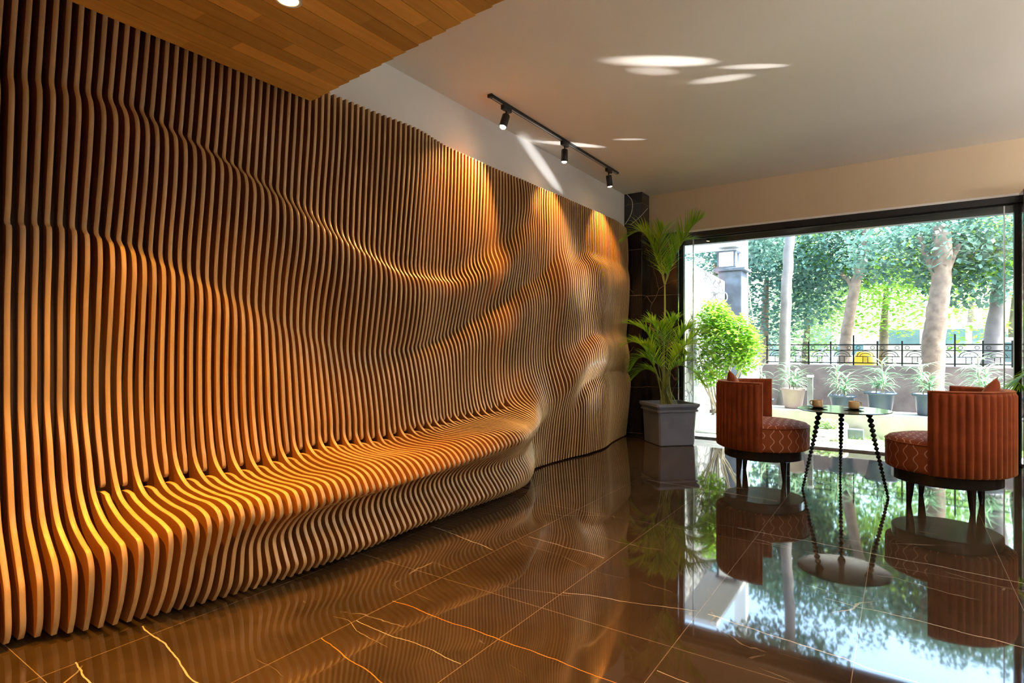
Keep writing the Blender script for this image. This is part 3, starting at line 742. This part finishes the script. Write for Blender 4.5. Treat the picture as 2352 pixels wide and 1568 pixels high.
# palm whose frond tips reach in at the right edge
P2=Vector((2.05,6.75,0))
pl=empty('potted_palm',P2,0,'green palm at the far right edge, only a frond tip in view','plant')
square_pot(pl,M['potgrey'],.36,.44,.45,0)
for k in range(7):
    a=2.2+k*.9;ex=Vector((math.cos(a)*.55,math.sin(a)*.4,1.0+.2*(k%3)))
    frond(pl,[P2+Vector((0,0,.42)),P2+Vector((ex.x*.3,ex.y*.3,.9)),P2+Vector((ex.x*.7,ex.y*.7,1.15+.1*(k%3))),P2+ex],22,.25,start=.4,origin=P2)
tp_=at(2341,885,6.6)
frond(pl,[P2+Vector((0,0,.42)),P2+Vector((-.25,-.05,1.0)),P2+Vector((-.62,-.12,1.35)),tp_+Vector((.05,0,.1)),tp_],26,.2,start=.5,origin=P2)
# ================================================================= OUTSIDE
GZ=-.03
struct('ground',MB().box(-30,40,YB+.07,70,GZ-.3,GZ-.005),M['road'])
struct('ground_path',MB().box(-2.6,9,YB+.07,8.45,GZ-.1,GZ),M['pave'])
struct('ground_lawn',MB().box(-2.6,9,8.45,9.02,GZ-.1,GZ+.006),M['grass'])
mb=MB();mb.box(-1.9,9,9.02,9.5,GZ,.31,.012);tag(mb.build('planting_ledge',M['ledge']),'long low stone ledge carrying the row of potted plants','ledge')
struct('ground_bed',MB().box(-2.6,9,9.5,10.9,GZ-.1,.18),M['soil'])
# grass tufts
gb=MB()
for k in range(2600):
    x=R.uniform(-1.5,4.5);y=R.uniform(8.4,9.0)
    if R.random()<.3:y=R.uniform(8.9,9.02)
    blade(gb,Vector((x,y,GZ)),Vector((R.uniform(-.5,.5),R.uniform(-.5,.5),1)),R.uniform(.02,.07),.004,.6,seg=2)
tag(gb.build('lawn_grass',M['treeC']),'short sunlit grass strip beyond the window','grass',kind='stuff')
# boundary wall left, white rubble stone
vs=[(-2.80,8.15,GZ),(-2.58,8.15,GZ),(-2.58,10.45,GZ),(-2.80,10.45,GZ),(-2.80,8.15,2.47),(-2.58,8.15,2.47),(-2.58,10.45,2.36),(-2.80,10.45,2.36)]
tag(MB().add(vs,[(3,2,1,0),(4,5,6,7),(0,1,5,4),(1,2,6,5),(2,3,7,6),(3,0,4,7)]).build('rubble_wall',M['rubble']),'sunlit white rubble stone boundary wall at the left of the garden','wall')
# gate pillar with lantern
gp=at(1682,700,10.75);gx=gp.x
g=empty('gate_pillar',(gx,10.75,GZ),0,'blue-grey stone gate pillar with flat cap behind the stone wall','pillar')
MB().box(-.20,.20,-.20,.20,0,2.58,.01).build('shaft',M['bluestone'],g)
MB().box(-.27,.27,-.27,.27,2.58,2.63,.01).build('cap',M['bluestone'],g)
ring=[(-.09+.055*math.cos(a),-.215,2.12+.085*math.sin(a)) for a in [2*PI*k/24 for k in range(25)]]
MB().tube(ring,.012,6,False).build('oval_plate',M['whiteplanter'],g)
l=empty('pillar_lantern',(gx-.06,10.70,GZ+2.631),0,'square lantern with white glass panes on top of the gate pillar','lantern')
mb=MB();mb.box(-.17,.17,-.17,.17,0,.035);mb.box(-.18,.18,-.18,.18,.29,.315)
for sx in(-1,1):
    for sy in(-1,1):mb.box(sx*.14-.015,sx*.14+.015,sy*.14-.015,sy*.14+.015,.035,.29)
mb.build('frame',M['bluestone'],l);MB().box(-.125,.125,-.125,.125,.035,.29).build('glass_pane',M['lantern'],l)
wp=at(1703,600,11.2);tag(MB().box(wp.x-.10,wp.x+.10,11.1,11.3,GZ,4.6).build('white_post',M['white']),'tall square white post rising behind the gate pillar','post')
cb=MB();cb.tube(smoothpath([at(1716,540,11.0),at(1714,620,11.0),at(1722,680,11.0),at(1731,740,11.0)],14),.008,5);tag(cb.build('cable',M['stem']),'thin cable hanging beside the tall white post','cable')
ap=at(1600,560,9.2);tag(MB().box(-3.6,-2.32,8.9,10.9,2.98,3.05).build('awning',M['white']),'white awning edge at the top left corner of the window view','awning')
# compound wall + iron fence
YW=11.0
cw=MB();cw.box(-2.1,9.5,YW,YW+.2,GZ,.90,.01);tag(cw.build('garden_wall',M['concrete']),'weathered grey-brown garden wall below the iron fence','wall')
fx0=at(1762,800,YW+.1).x;panel=.335
fe=empty('iron_fence',(fx0,YW+.1,.90),0,'black ornamental iron fence with arch motifs on the garden wall','fence')
bars=MB();bars.box(0,panel*24,-.008,.008,.03,.048);bars.box(0,panel*24,-.008,.008,.24,.255);bars.box(0,panel*24,-.008,.008,.33,.35);bars.build('rail',M['iron'],fe)
for k in range(25):
    hgt=.40 if k%4 else .50
    MB().box(k*panel-.011,k*panel+.011,-.012,.012,0,hgt).build('fence_post',M['iron'],fe)
    if k<24:
        a=MB();cx=(k+.5)*panel
        a.tube([(cx+.115*math.cos(q),0,.15+.085*math.sin(q)) for q in [PI*j/12 for j in range(13)]],.006,5)
        a.tube([(cx+.075*math.cos(q),0,.15+.05*math.sin(q)) for q in [PI*j/12 for j in range(13)]],.005,5)
        a.box(cx-.14,cx+.14,-.005,.005,.14,.152)
        for q in(-1,1):a.box(cx+q*.035-.005,cx+q*.035+.005,-.005,.005,.045,.142)
        for q in(.07,.095,.12):a.box(cx-.035,cx+.035,-.004,.004,q,q+.006)
        for q in(-1,1):
            a.tube([(cx+q*.10+.028*math.cos(w_),0,.29+.028*math.sin(w_)) for w_ in [2*PI*j/12 for j in range(13)]],.005,5,False)
        a.build('arch_motif',M['iron'],fe)
# potted blade plants on the ledge
def blade_plant(px,base_py,y,rtop,h,matpot,ph,spread,nb,label,zb=.312):
    p=at(px,base_py,y);p.z=zb
    t=empty('potted_dracaena',p,R.uniform(0,6),label,'plant','potted plants on the garden ledge')
    MB().lathe([(0,0),(rtop*.66,0),(rtop*.70,.01),(rtop*.95,h-.03),(rtop*1.06,h-.028),(rtop*1.06,h),(rtop*.95,h),(rtop*.93,h-.03),(0,h-.035)],28,cap=False).build('pot',matpot,t)
    mb=MB();st=MB()
    ns=3
    for s in range(ns):
        a=s*2.1;b=Vector((.05*math.cos(a),.05*math.sin(a),h-.03));hh=ph*(.35+.5*s/(ns-1));tpv=b+Vector((R.uniform(-.05,.05),R.uniform(-.05,.05),hh))
        st.tube([b,tpv],.008,6)
        for k in range(nb):
            q=b.lerp(tpv,.25+.75*R.random());an=R.uniform(0,2*PI);el=R.uniform(.0,1.1)
            d=Vector((math.cos(an),math.sin(an),el));blade(mb,q,d,spread*R.uniform(.7,1.15),.012,R.uniform(.5,1.2),seg=4)
    mb.build('foliage',M['blade'],t);st.build('stem',M['stem'],t)
blade_plant(1822,935,9.2,.165,.29,M['clay'],.45,.26,32,'bladed plant in a mauve clay pot, leftmost pot on the ledge')
blade_plant(1935,945,9.2,.17,.22,M['blueplastic'],.50,.27,34,'bladed plant in a dark blue pot behind the left cup')
blade_plant(2022,948,9.2,.18,.28,M['blueplastic'],.52,.28,34,'bladed plant in a wide dark blue pot behind the table edge')
blade_plant(2132,955,9.2,.17,.28,M['blueplastic'],.50,.27,34,'bladed plant in a dark pot partly behind the right chair')
blade_plant(2262,960,9.2,.18,.28,M['blueplastic'],.62,.30,44,'largest bladed plant, above the right chair near the window edge')
blade_plant(1752,925,9.6,.15,.22,M['blueplastic'],.60,.26,34,'bladed plant half hidden behind the left chair back',.18)
p=at(1861,930,9.12);b=empty('bollard',(p.x,9.12,.311),0,'slim pale metal bollard standing between the clay pot and blue pot','bollard')
MB().box(-.035,.035,-.035,.035,0,.46,.004).build('post',M['steel'],b);MB().box(-.042,.042,-.042,.042,.46,.49,.004).build('cap',M['whiteplanter'],b)
# ficus bush in white planter
bp_=Vector((0,0,0));q=at(1646,990,8.5);q.z=GZ
fb=empty('ficus_bush',q,0,'bright yellow-green leafy bush in a pale planter behind the left chair','bush')
mb=MB();mb.box(-.28,.28,-.18,.18,0,.20,.01);mb.box(-.31,.31,-.21,.21,.20,.25,.008);mb.build('planter',M['whiteplanter'],fb)
st=MB();Rb=random.Random(5)
cc=at(1668,790,8.6)-q
tips=[]
for k in range(14):
    e=cc+Vector((Rb.uniform(-.45,.45),Rb.uniform(-.3,.3),Rb.uniform(-.3,.45)))
    st.tube(smoothpath([Vector((Rb.uniform(-.12,.12),0,.22)),Vector((e.x*.35,e.y*.3,.55)),e*.75,e],10),[.014-.001*j for j in range(11)],6);tips.append(e)
st.build('branches',M['stem'],fb)
def leafcloud(mb,cen,rad,n,size,rv,hollow=.0,droop=0):
    if .1<size<.3: n=int(n*1.7);size*=.72
    for k in range(n):
        while True:
            u=Vector((rv.uniform(-1,1),rv.uniform(-1,1),rv.uniform(-1,1)))
            if hollow<u.length<1:break
        p=Vector((cen[0]+u.x*rad[0],cen[1]+u.y*rad[1],cen[2]+u.z*rad[2]))
        a=rv.uniform(0,2*PI);d=Vector((math.cos(a),math.sin(a),rv.uniform(-.9,.5)-droop)).normalized()
        s=size*rv.uniform(.6,1.3);side=d.cross(Vector((rv.uniform(-.6,.6),rv.uniform(-.6,.6),1))).normalized()*s*.28
        m=p+d*s*.5+Vector((0,0,.06*s))
        mb.add([p,m-side,p+d*s,m+side],[(0,1,2,3)])
lf=MB()
for cpt,rr,n in ((at(1668,780,8.6),(.42,.32,.42),2600),(at(1640,730,8.6),(.26,.25,.28),900),(at(1712,800,8.6),(.24,.25,.36),1100),(at(1630,850,8.5),(.26,.2,.25),600)):
    leafcloud(lf,cpt-q,rr,n,.075,Rb)
lf.build('foliage',M['ficus'],fb)
# small garden ornaments
p=at(1902,1012,8.62);b=empty('stone_planter_box',(p.x,8.62,GZ),0,'low rough stone planter box with pale plant on the lawn','planter')
MB().box(-.14,.14,-.10,.10,0,.15,.01).build('box',M['ledge'],b)
mb=MB();leafcloud(mb,(0,0,.2),(.15,.1,.09),220,.06,R);mb.build('foliage',M['treeC'],b)
p=at(1938,1022,8.55);b=empty('garden_post',(p.x,8.55,GZ),0,'short pale stone post beside the low planter box','post')
MB().lathe([(0,0),(.055,0),(.045,.03),(.04,.17),(.055,.19),(.05,.23),(.02,.26),(0,.262)],16,cap=False).build('shaft',M['ledge'],b)
for k,(px,lab) in enumerate(((1872,'white round stone, leftmost by the planter box'),(1884,'white round stone, second by the planter box'),(1897,'white round stone, rightmost by the planter box'))):
    p=at(px,1018,8.48);mb=MB();mb.lathe([(0,0),(.035,.005),(.045,.025),(.03,.045),(0,.052)],14,cap=False)
    o=mb.build('garden_stone',M['whiteplanter']);o.location=(p.x,8.48,GZ-.002);tag(o,lab,'stone','white stones on the lawn')
p=at(1966,985,8.9);mb=MB();mb.box(-.09,.09,-.06,.06,0,.13,.01);o=mb.build('garden_light_box',M['bluestone']);o.location=(p.x,8.9,GZ+.006);tag(o,'small dark garden light box in front of the ledge','light')
# ---- trees
def tree(label,path,r0,r1,mat,crowns,rv,branches=()):
    base=Vector(path[0]);base.z=GZ
    pts=[Vector(p) for p in path]
    t=empty('garden_tree',base,0,label,'tree')
    mb=MB();sp=smoothpath([p-base for p in pts],24);n=len(sp)
    flare=[r0+(r1-r0)*k/(n-1) for k in range(n)]
    flare[0]*=1.3;flare[1]*=1.12
    mb.tube([p+Vector((rv.uniform(-.01,.01),0,0)) for p in sp],flare,12)
    for br in branches:
        bp=[Vector(p)-base for p in br];s2=smoothpath(bp,10);mb.tube(s2,[r1*.75*(1-.06*k) for k in range(11)],7)
    mb.build('trunk',mat,t)
    for mt,cl in crowns:
        c=MB()
        for cen,rad,nl,sz in cl: leafcloud(c,Vector(cen)-base,rad,nl,sz,rv,.0,.3)
        c.build('crown',M[mt],t)
    return t
Rt=random.Random(11)
def AT(px,py,y): return at(px,py,y)
tree('slim pale grey trunk tree standing between left chair and table',[AT(1800,905,9.85)+Vector((0,0,-.2)),AT(1803,760,9.85),AT(1808,640,9.85),AT(1814,520,9.85),AT(1818,380,9.85)],.085,.07,M['barkpale'],
 [('treeA',[(AT(1790,420,9.9),(1.1,.7,.55),1500,.14),(AT(1760,560,11.6),(.5,.4,.4),500,.13)])],Rt)
tree('brown tree with forked trunk behind the fence, left of the thick trunk',[AT(1940,840,12.2),AT(1945,760,12.2),AT(1962,660,12.2),AT(1982,590,12.2),AT(2000,480,12.2)],.105,.07,M['bark'],
 [('treeA',[(AT(1900,600,12.6),(1.3,.7,.6),1500,.16),(AT(1860,690,12.9),(.5,.5,.5),420,.15),(AT(2000,520,12.4),(1.2,.8,.6),1100,.15)]),('treeB',[(AT(1930,570,13.),(1.2,.6,.6),900,.14),(AT(2020,640,13.),(.7,.5,.5),500,.14)])],Rt,
 [(AT(1962,665,12.2),AT(1945,640,12.2),AT(1920,620,12.2))])
tree('thickest tree with gnarled split trunk in front of the iron fence',[AT(2140,905,10.4)+Vector((0,0,-.2)),AT(2143,800,10.4),AT(2152,720,10.4),AT(2162,640,10.4),AT(2165,520,10.4)],.155,.11,M['bark'],
 [('treeA',[(AT(2120,570,10.8),(1.2,.8,.55),1400,.14),(AT(2230,640,11.2),(.7,.5,.45),700,.14),(AT(2220,520,10.9),(1.0,.6,.45),900,.14)]),('treeB',[(AT(2170,600,11.3),(1.1,.5,.5),900,.12),(AT(2290,560,11.3),(.6,.5,.5),700,.12)])],Rt,
 [(AT(2160,640,10.4),AT(2130,590,10.5),AT(2110,540,10.5)),(AT(2163,640,10.4),AT(2185,590,10.5),AT(2205,560,10.5))])
tree('pale leaning trunk tree close to the right window jamb',[AT(2276,850,11.6),AT(2288,740,11.6),AT(2303,640,11.6),AT(2325,520,11.6)],.13,.10,M['barkpale'],
 [('treeB',[(AT(2310,520,11.8),(.9,.5,.5),700,.13)])],Rt)
k=0
for px,py,y,rx,rz,mt,n,lab in ((1755,640,13.5,1.3,1.5,'treeA',2600,'dense dark green tree right behind the tall white post'),(1850,730,15,.9,1.2,'treeC',1300,'pale green shrub tree behind the fence, right of the slim trunk'),
  (2030,655,16,1.8,1.2,'treeB',2400,'yellow-green tree behind the fence, centre of the window'),(2230,640,21.5,2.2,1.2,'treeC',1600,'pale distant tree above the parked van'),
  (1640,600,14,1.2,.9,'treeA',1500,'dark tree showing over the rubble wall behind the lantern'),(2330,620,15,1.6,2.,'treeB',1400,'yellow-green tree at the right end of the street')):
    c=at(px,py,y);b=Vector((c.x,y,GZ));t=empty('street_tree',b,0,lab,'tree','trees along the street')
    MB().tube([(0,0,0),(0,.02,c.z*.6),(.05,0,c.z)],[.12,.09,.05],8).build('trunk',M['bark'],t)
    m=MB();leafcloud(m,(0,0,c.z),(rx,1.1,rz),n,.17,Rt);leafcloud(m,(.4,.2,c.z+rz*.6),(rx*.8,.9,rz*.7),n//2,.17,Rt);m.build('crown',M[mt],t)
# far tree line, nobody could count
fl=MB()
for k in range(46):
    x=R.uniform(-14,46);y=R.uniform(30,40);leafcloud(fl,(x,y,R.uniform(2.5,7.5)),(3.2,2,2.8),330,.42,R)
tag(fl.build('far_foliage',M['treeC']),'hazy green mass of distant trees across the street','foliage',kind='stuff')
up=MB()
for k in range(26):
    c=at(R.uniform(1700,2380),R.uniform(380,640),R.uniform(12.5,15));leafcloud(up,c,(.8,.6,.45),230,.15,R,0,.3)
tag(up.build('overhead_foliage',M['treeA']),'interlaced leafy branches filling the top of the window view','foliage',kind='stuff')
# cream building
b=at(1790,750,34);g=empty('street_building',(b.x,34,GZ),0,'cream yellow low building across the street','building')
MB().box(-3.2,3.2,0,4,0,3.2).build('wall',M['cream'],g);MB().box(-3.4,3.4,-.2,4.2,3.2,3.4).build('roof',M['white'],g)
for k in(-2,0,2):MB().box(k-.5,k+.5,-.05,.05,1,2.2).build('window',M['glassdark'],g)
# vehicles
def van(loc,rz,s,mat,label,name,body):
    t=empty(name,loc,rz,label,'van' if name=='van' else 'car')
    W=.85
    prof=body
    mb=MB();n=len(prof);mb.add([(x,-W,z) for x,z in prof]+[(x,W,z) for x,z in prof],[tuple(range(n)),tuple(range(2*n-1,n-1,-1))]+[(k,(k+1)%n+0,(k+1)%n+n,k+n)[::-1] for k in range(n)])
    o=mb.build('body',mat,t);bv=o.modifiers.new('b','BEVEL');bv.width=.05;bv.segments=2
    for x in(-1.3*s,1.3*s):
        for y in(-W,W):
            MB().lathe([(0,-.1),(.27,-.1),(.31,-.06),(.31,.06),(.27,.1),(0,.1)],20,(x,y,.31),mat=Matrix.Rotation(PI/2,3,'X'),cap=False).build('wheel',M['rubber'],t)
    return t,W
t,W=van(at(2185,800,20.5)*1.0-Vector((0,0,at(2185,800,20.5).z-GZ)),.0,1.,M['van'],'cream parked van seen over the fence behind the thick trunk','van',[(-2.1,.35),(2.1,.35),(2.15,.95),(1.75,1.15),(1.25,1.88),(-1.7,1.92),(-2.1,1.6)])
for x0,x1 in((-1.75,-.75),(-.6,.25),(.40,1.25)):
    MB().add([(x0,-W-.012,1.3),(x1,-W-.012,1.3),(x1-(.22 if x1>1 else 0),-W-.012,1.72),(x0+(.12 if x0<-1.7 else 0),-W-.012,1.72),(x0,-W+.01,1.3),(x1,-W+.01,1.3),(x1-(.22 if x1>1 else 0),-W+.01,1.72),(x0+(.12 if x0<-1.7 else 0),-W+.01,1.72)],[(0,1,2,3),(7,6,5,4),(0,4,5,1),(1,5,6,2),(2,6,7,3),(3,7,4,0)]).build('window',M['glassdark'],t)
cp=[(-1.9,.3),(1.9,.3),(1.95,.75),(1.1,.92),(.6,1.38),(-.8,1.42),(-1.5,.98),(-1.9,.9)]
for (px,y,mat,lab) in ((1775,20,M['carwhite'],'white parked car at the left end of the fence'),(1975,24,M['carwhite'],'white parked car left of the cream van'),(2380,15,M['carwhite'],'white car passing right of the van'),(1990,16.5,M['yellow'],'yellow auto seen low through the fence, left of the thick trunk')):
    a=at(px,800,y);a.z=GZ
    t,W=van(a,0,.95,mat,lab,'parked_car',[(x*.9,z) for x,z in cp] if mat!=M['yellow'] else [(x*.2,z*.8) for x,z in cp])
    k=.9 if mat!=M['yellow'] else .5
    if mat!=M['yellow']:
        MB().add([(-.75,-W-.012,.95),(.85,-W-.012,.95),(.5,-W-.012,1.32),(-.65,-W-.012,1.32),(-.75,-W,.95),(.85,-W,.95),(.5,-W,1.32),(-.65,-W,1.32)],[(0,1,2,3),(7,6,5,4),(0,4,5,1),(1,5,6,2),(2,6,7,3),(3,7,4,0)]).build('window',M['glassdark'],t)
# ================================================================= LIGHT
wd=bpy.data.worlds.new('World');sc.world=wd;wd.use_nodes=True;nt=wd.node_tree
bg=nt.nodes['Background'];sky=N(nt,'ShaderNodeTexSky');sky.sky_type='NISHITA';sky.sun_disc=False
sky.sun_elevation=math.radians(55);sky.sun_rotation=math.radians(80);sky.air_density=1.2;sky.dust_density=2.5
nt.links.new(sky.outputs[0],bg.inputs[0]);bg.inputs[1].default_value=1.8
sun=bpy.data.lights.new('sun','SUN');sun.energy=17;sun.color=(1,.96,.88);sun.angle=math.radians(.6)
so=bpy.data.objects.new('sun',sun);C.objects.link(so)
el=math.radians(56);sd=Vector((.93*math.cos(el),.20*math.cos(el),math.sin(el)))
so.rotation_euler=sd.to_track_quat('Z','Y').to_euler()
def portal(loc,rot,sx,sy):
    l=bpy.data.lights.new('portal','AREA');l.shape='RECTANGLE';l.size=sx;l.size_y=sy;l.cycles.is_portal=True
    o=bpy.data.objects.new('portal',l);C.objects.link(o);o.location=loc;o.rotation_euler=rot
portal(((WX0+WX1)/2,YB+.28,WZ/2),(-PI/2,0,0),WX1-WX0,WZ)
# made-up uplighters out of frame, added only to brighten the ceiling
for k,(x,y) in enumerate(((3.4,5.6),(3.4,2.6),(3.0,-.6))):
    t=empty('added_fill_uplighter',(x,y,0),0,'unseen white uplighter added to brighten the ceiling, '+('nearest the window wall','middle of the three','farthest from the window wall')[k],'fill light','added uplighters')
    MB().box(-.12,.12,-.3,.3,0,.03,.005).build('base',M['white'],t);MB().tube([(0,0,.03),(0,0,2.0)],.02,12).build('pole',M['white'],t)
    m=MB();m.box(-.16,.16,-.72,.72,2.0,2.02);m.box(-.17,-.16,-.73,.73,2.0,2.08);m.box(.16,.17,-.73,.73,2.0,2.08);m.build('trough',M['white'],t)
    l=bpy.data.lights.new('added_fill_light','AREA');l.shape='RECTANGLE';l.size=.3;l.size_y=1.4;l.energy=150;l.color=(1,.92,.86)
    lo=bpy.data.objects.new('added_fill_light',l);C.objects.link(lo);lo.location=(x,y,2.05);lo.rotation_euler=(PI,0,0)
GE=230
# added unseen spots inside the room, imitating sun glints on ceiling and slat wall
def cpt(px,py):
    f=F*(HC-CH)/(HY-py);return rf((px-CX)/F*f,f,HC)
def wallp(px,py,D=3.10):
    u=(px-CX)/F;return at(px,py,D*(C_+S_*u)/(S_-u*C_))
def glint(A,B,wd,src,e,col=(1,.97,.95),soft=.004):
    p=(A+B)/2;d=(p-src);L=B-A;dist=d.length;dn=d.normalized()
    xa=(L-dn*L.dot(dn));leff=xa.length;xa.normalize();z=-dn;y=z.cross(xa)
    ang=math.degrees(2*math.atan(wd/dist/2))
    o=lamp_spot('glint_standin_spot',src,d,e,col,max(ang,1.),1.,soft)
    o.rotation_euler=Matrix((xa,y,z)).transposed().to_euler();o.scale=(max(leff/wd,.2),1,1)
rt=rf(1,0)
for a in ((1370,138,1680,143,.20,1.3),(1430,158,1570,168,.16,.5),(1640,155,1830,150,.10,.8),(1570,192,1750,170,.15,.7),(1400,320,1495,320,.07,.6),(1210,322,1410,340,.14,1.1)):
    A=cpt(a[0],a[1]);B=cpt(a[2],a[3]);m=(A+B)/2
    glint(A,B,a[4],m+rt*2.0+Vector((0,0,-2.4)),GE*1.5*a[5])
glint(wallp(1180,285),wallp(1315,470),.17,Vector((.2,6.9,.05)),GE*3)
glint(wallp(1200,420),wallp(1212,460),.05,Vector((.2,6.9,.05)),GE*1)
glint(wallp(1240,450),wallp(1330,740),.75,Vector((.0,7.0,.05)),GE*4,soft=.12)
glint(wallp(1330,700),wallp(1300,960),.7,Vector((.0,7.0,.05)),GE*2.5,soft=.12)
# ================================================================= CAMERA
cam=bpy.data.cameras.new('Camera');co=bpy.data.objects.new('Camera',cam);C.objects.link(co)
cam.sensor_width=36;cam.lens=36*F/2352;cam.shift_y=(HY-784)/2352;cam.clip_start=.02;cam.clip_end=300
co.location=(0,0,CH);co.rotation_euler=(PI/2,0,YAW);sc.camera=co
sc.view_settings.view_transform='Standard';sc.view_settings.look='None';sc.view_settings.gamma=1;sc.view_settings.use_curve_mapping=False
sc.view_settings.exposure=0.7
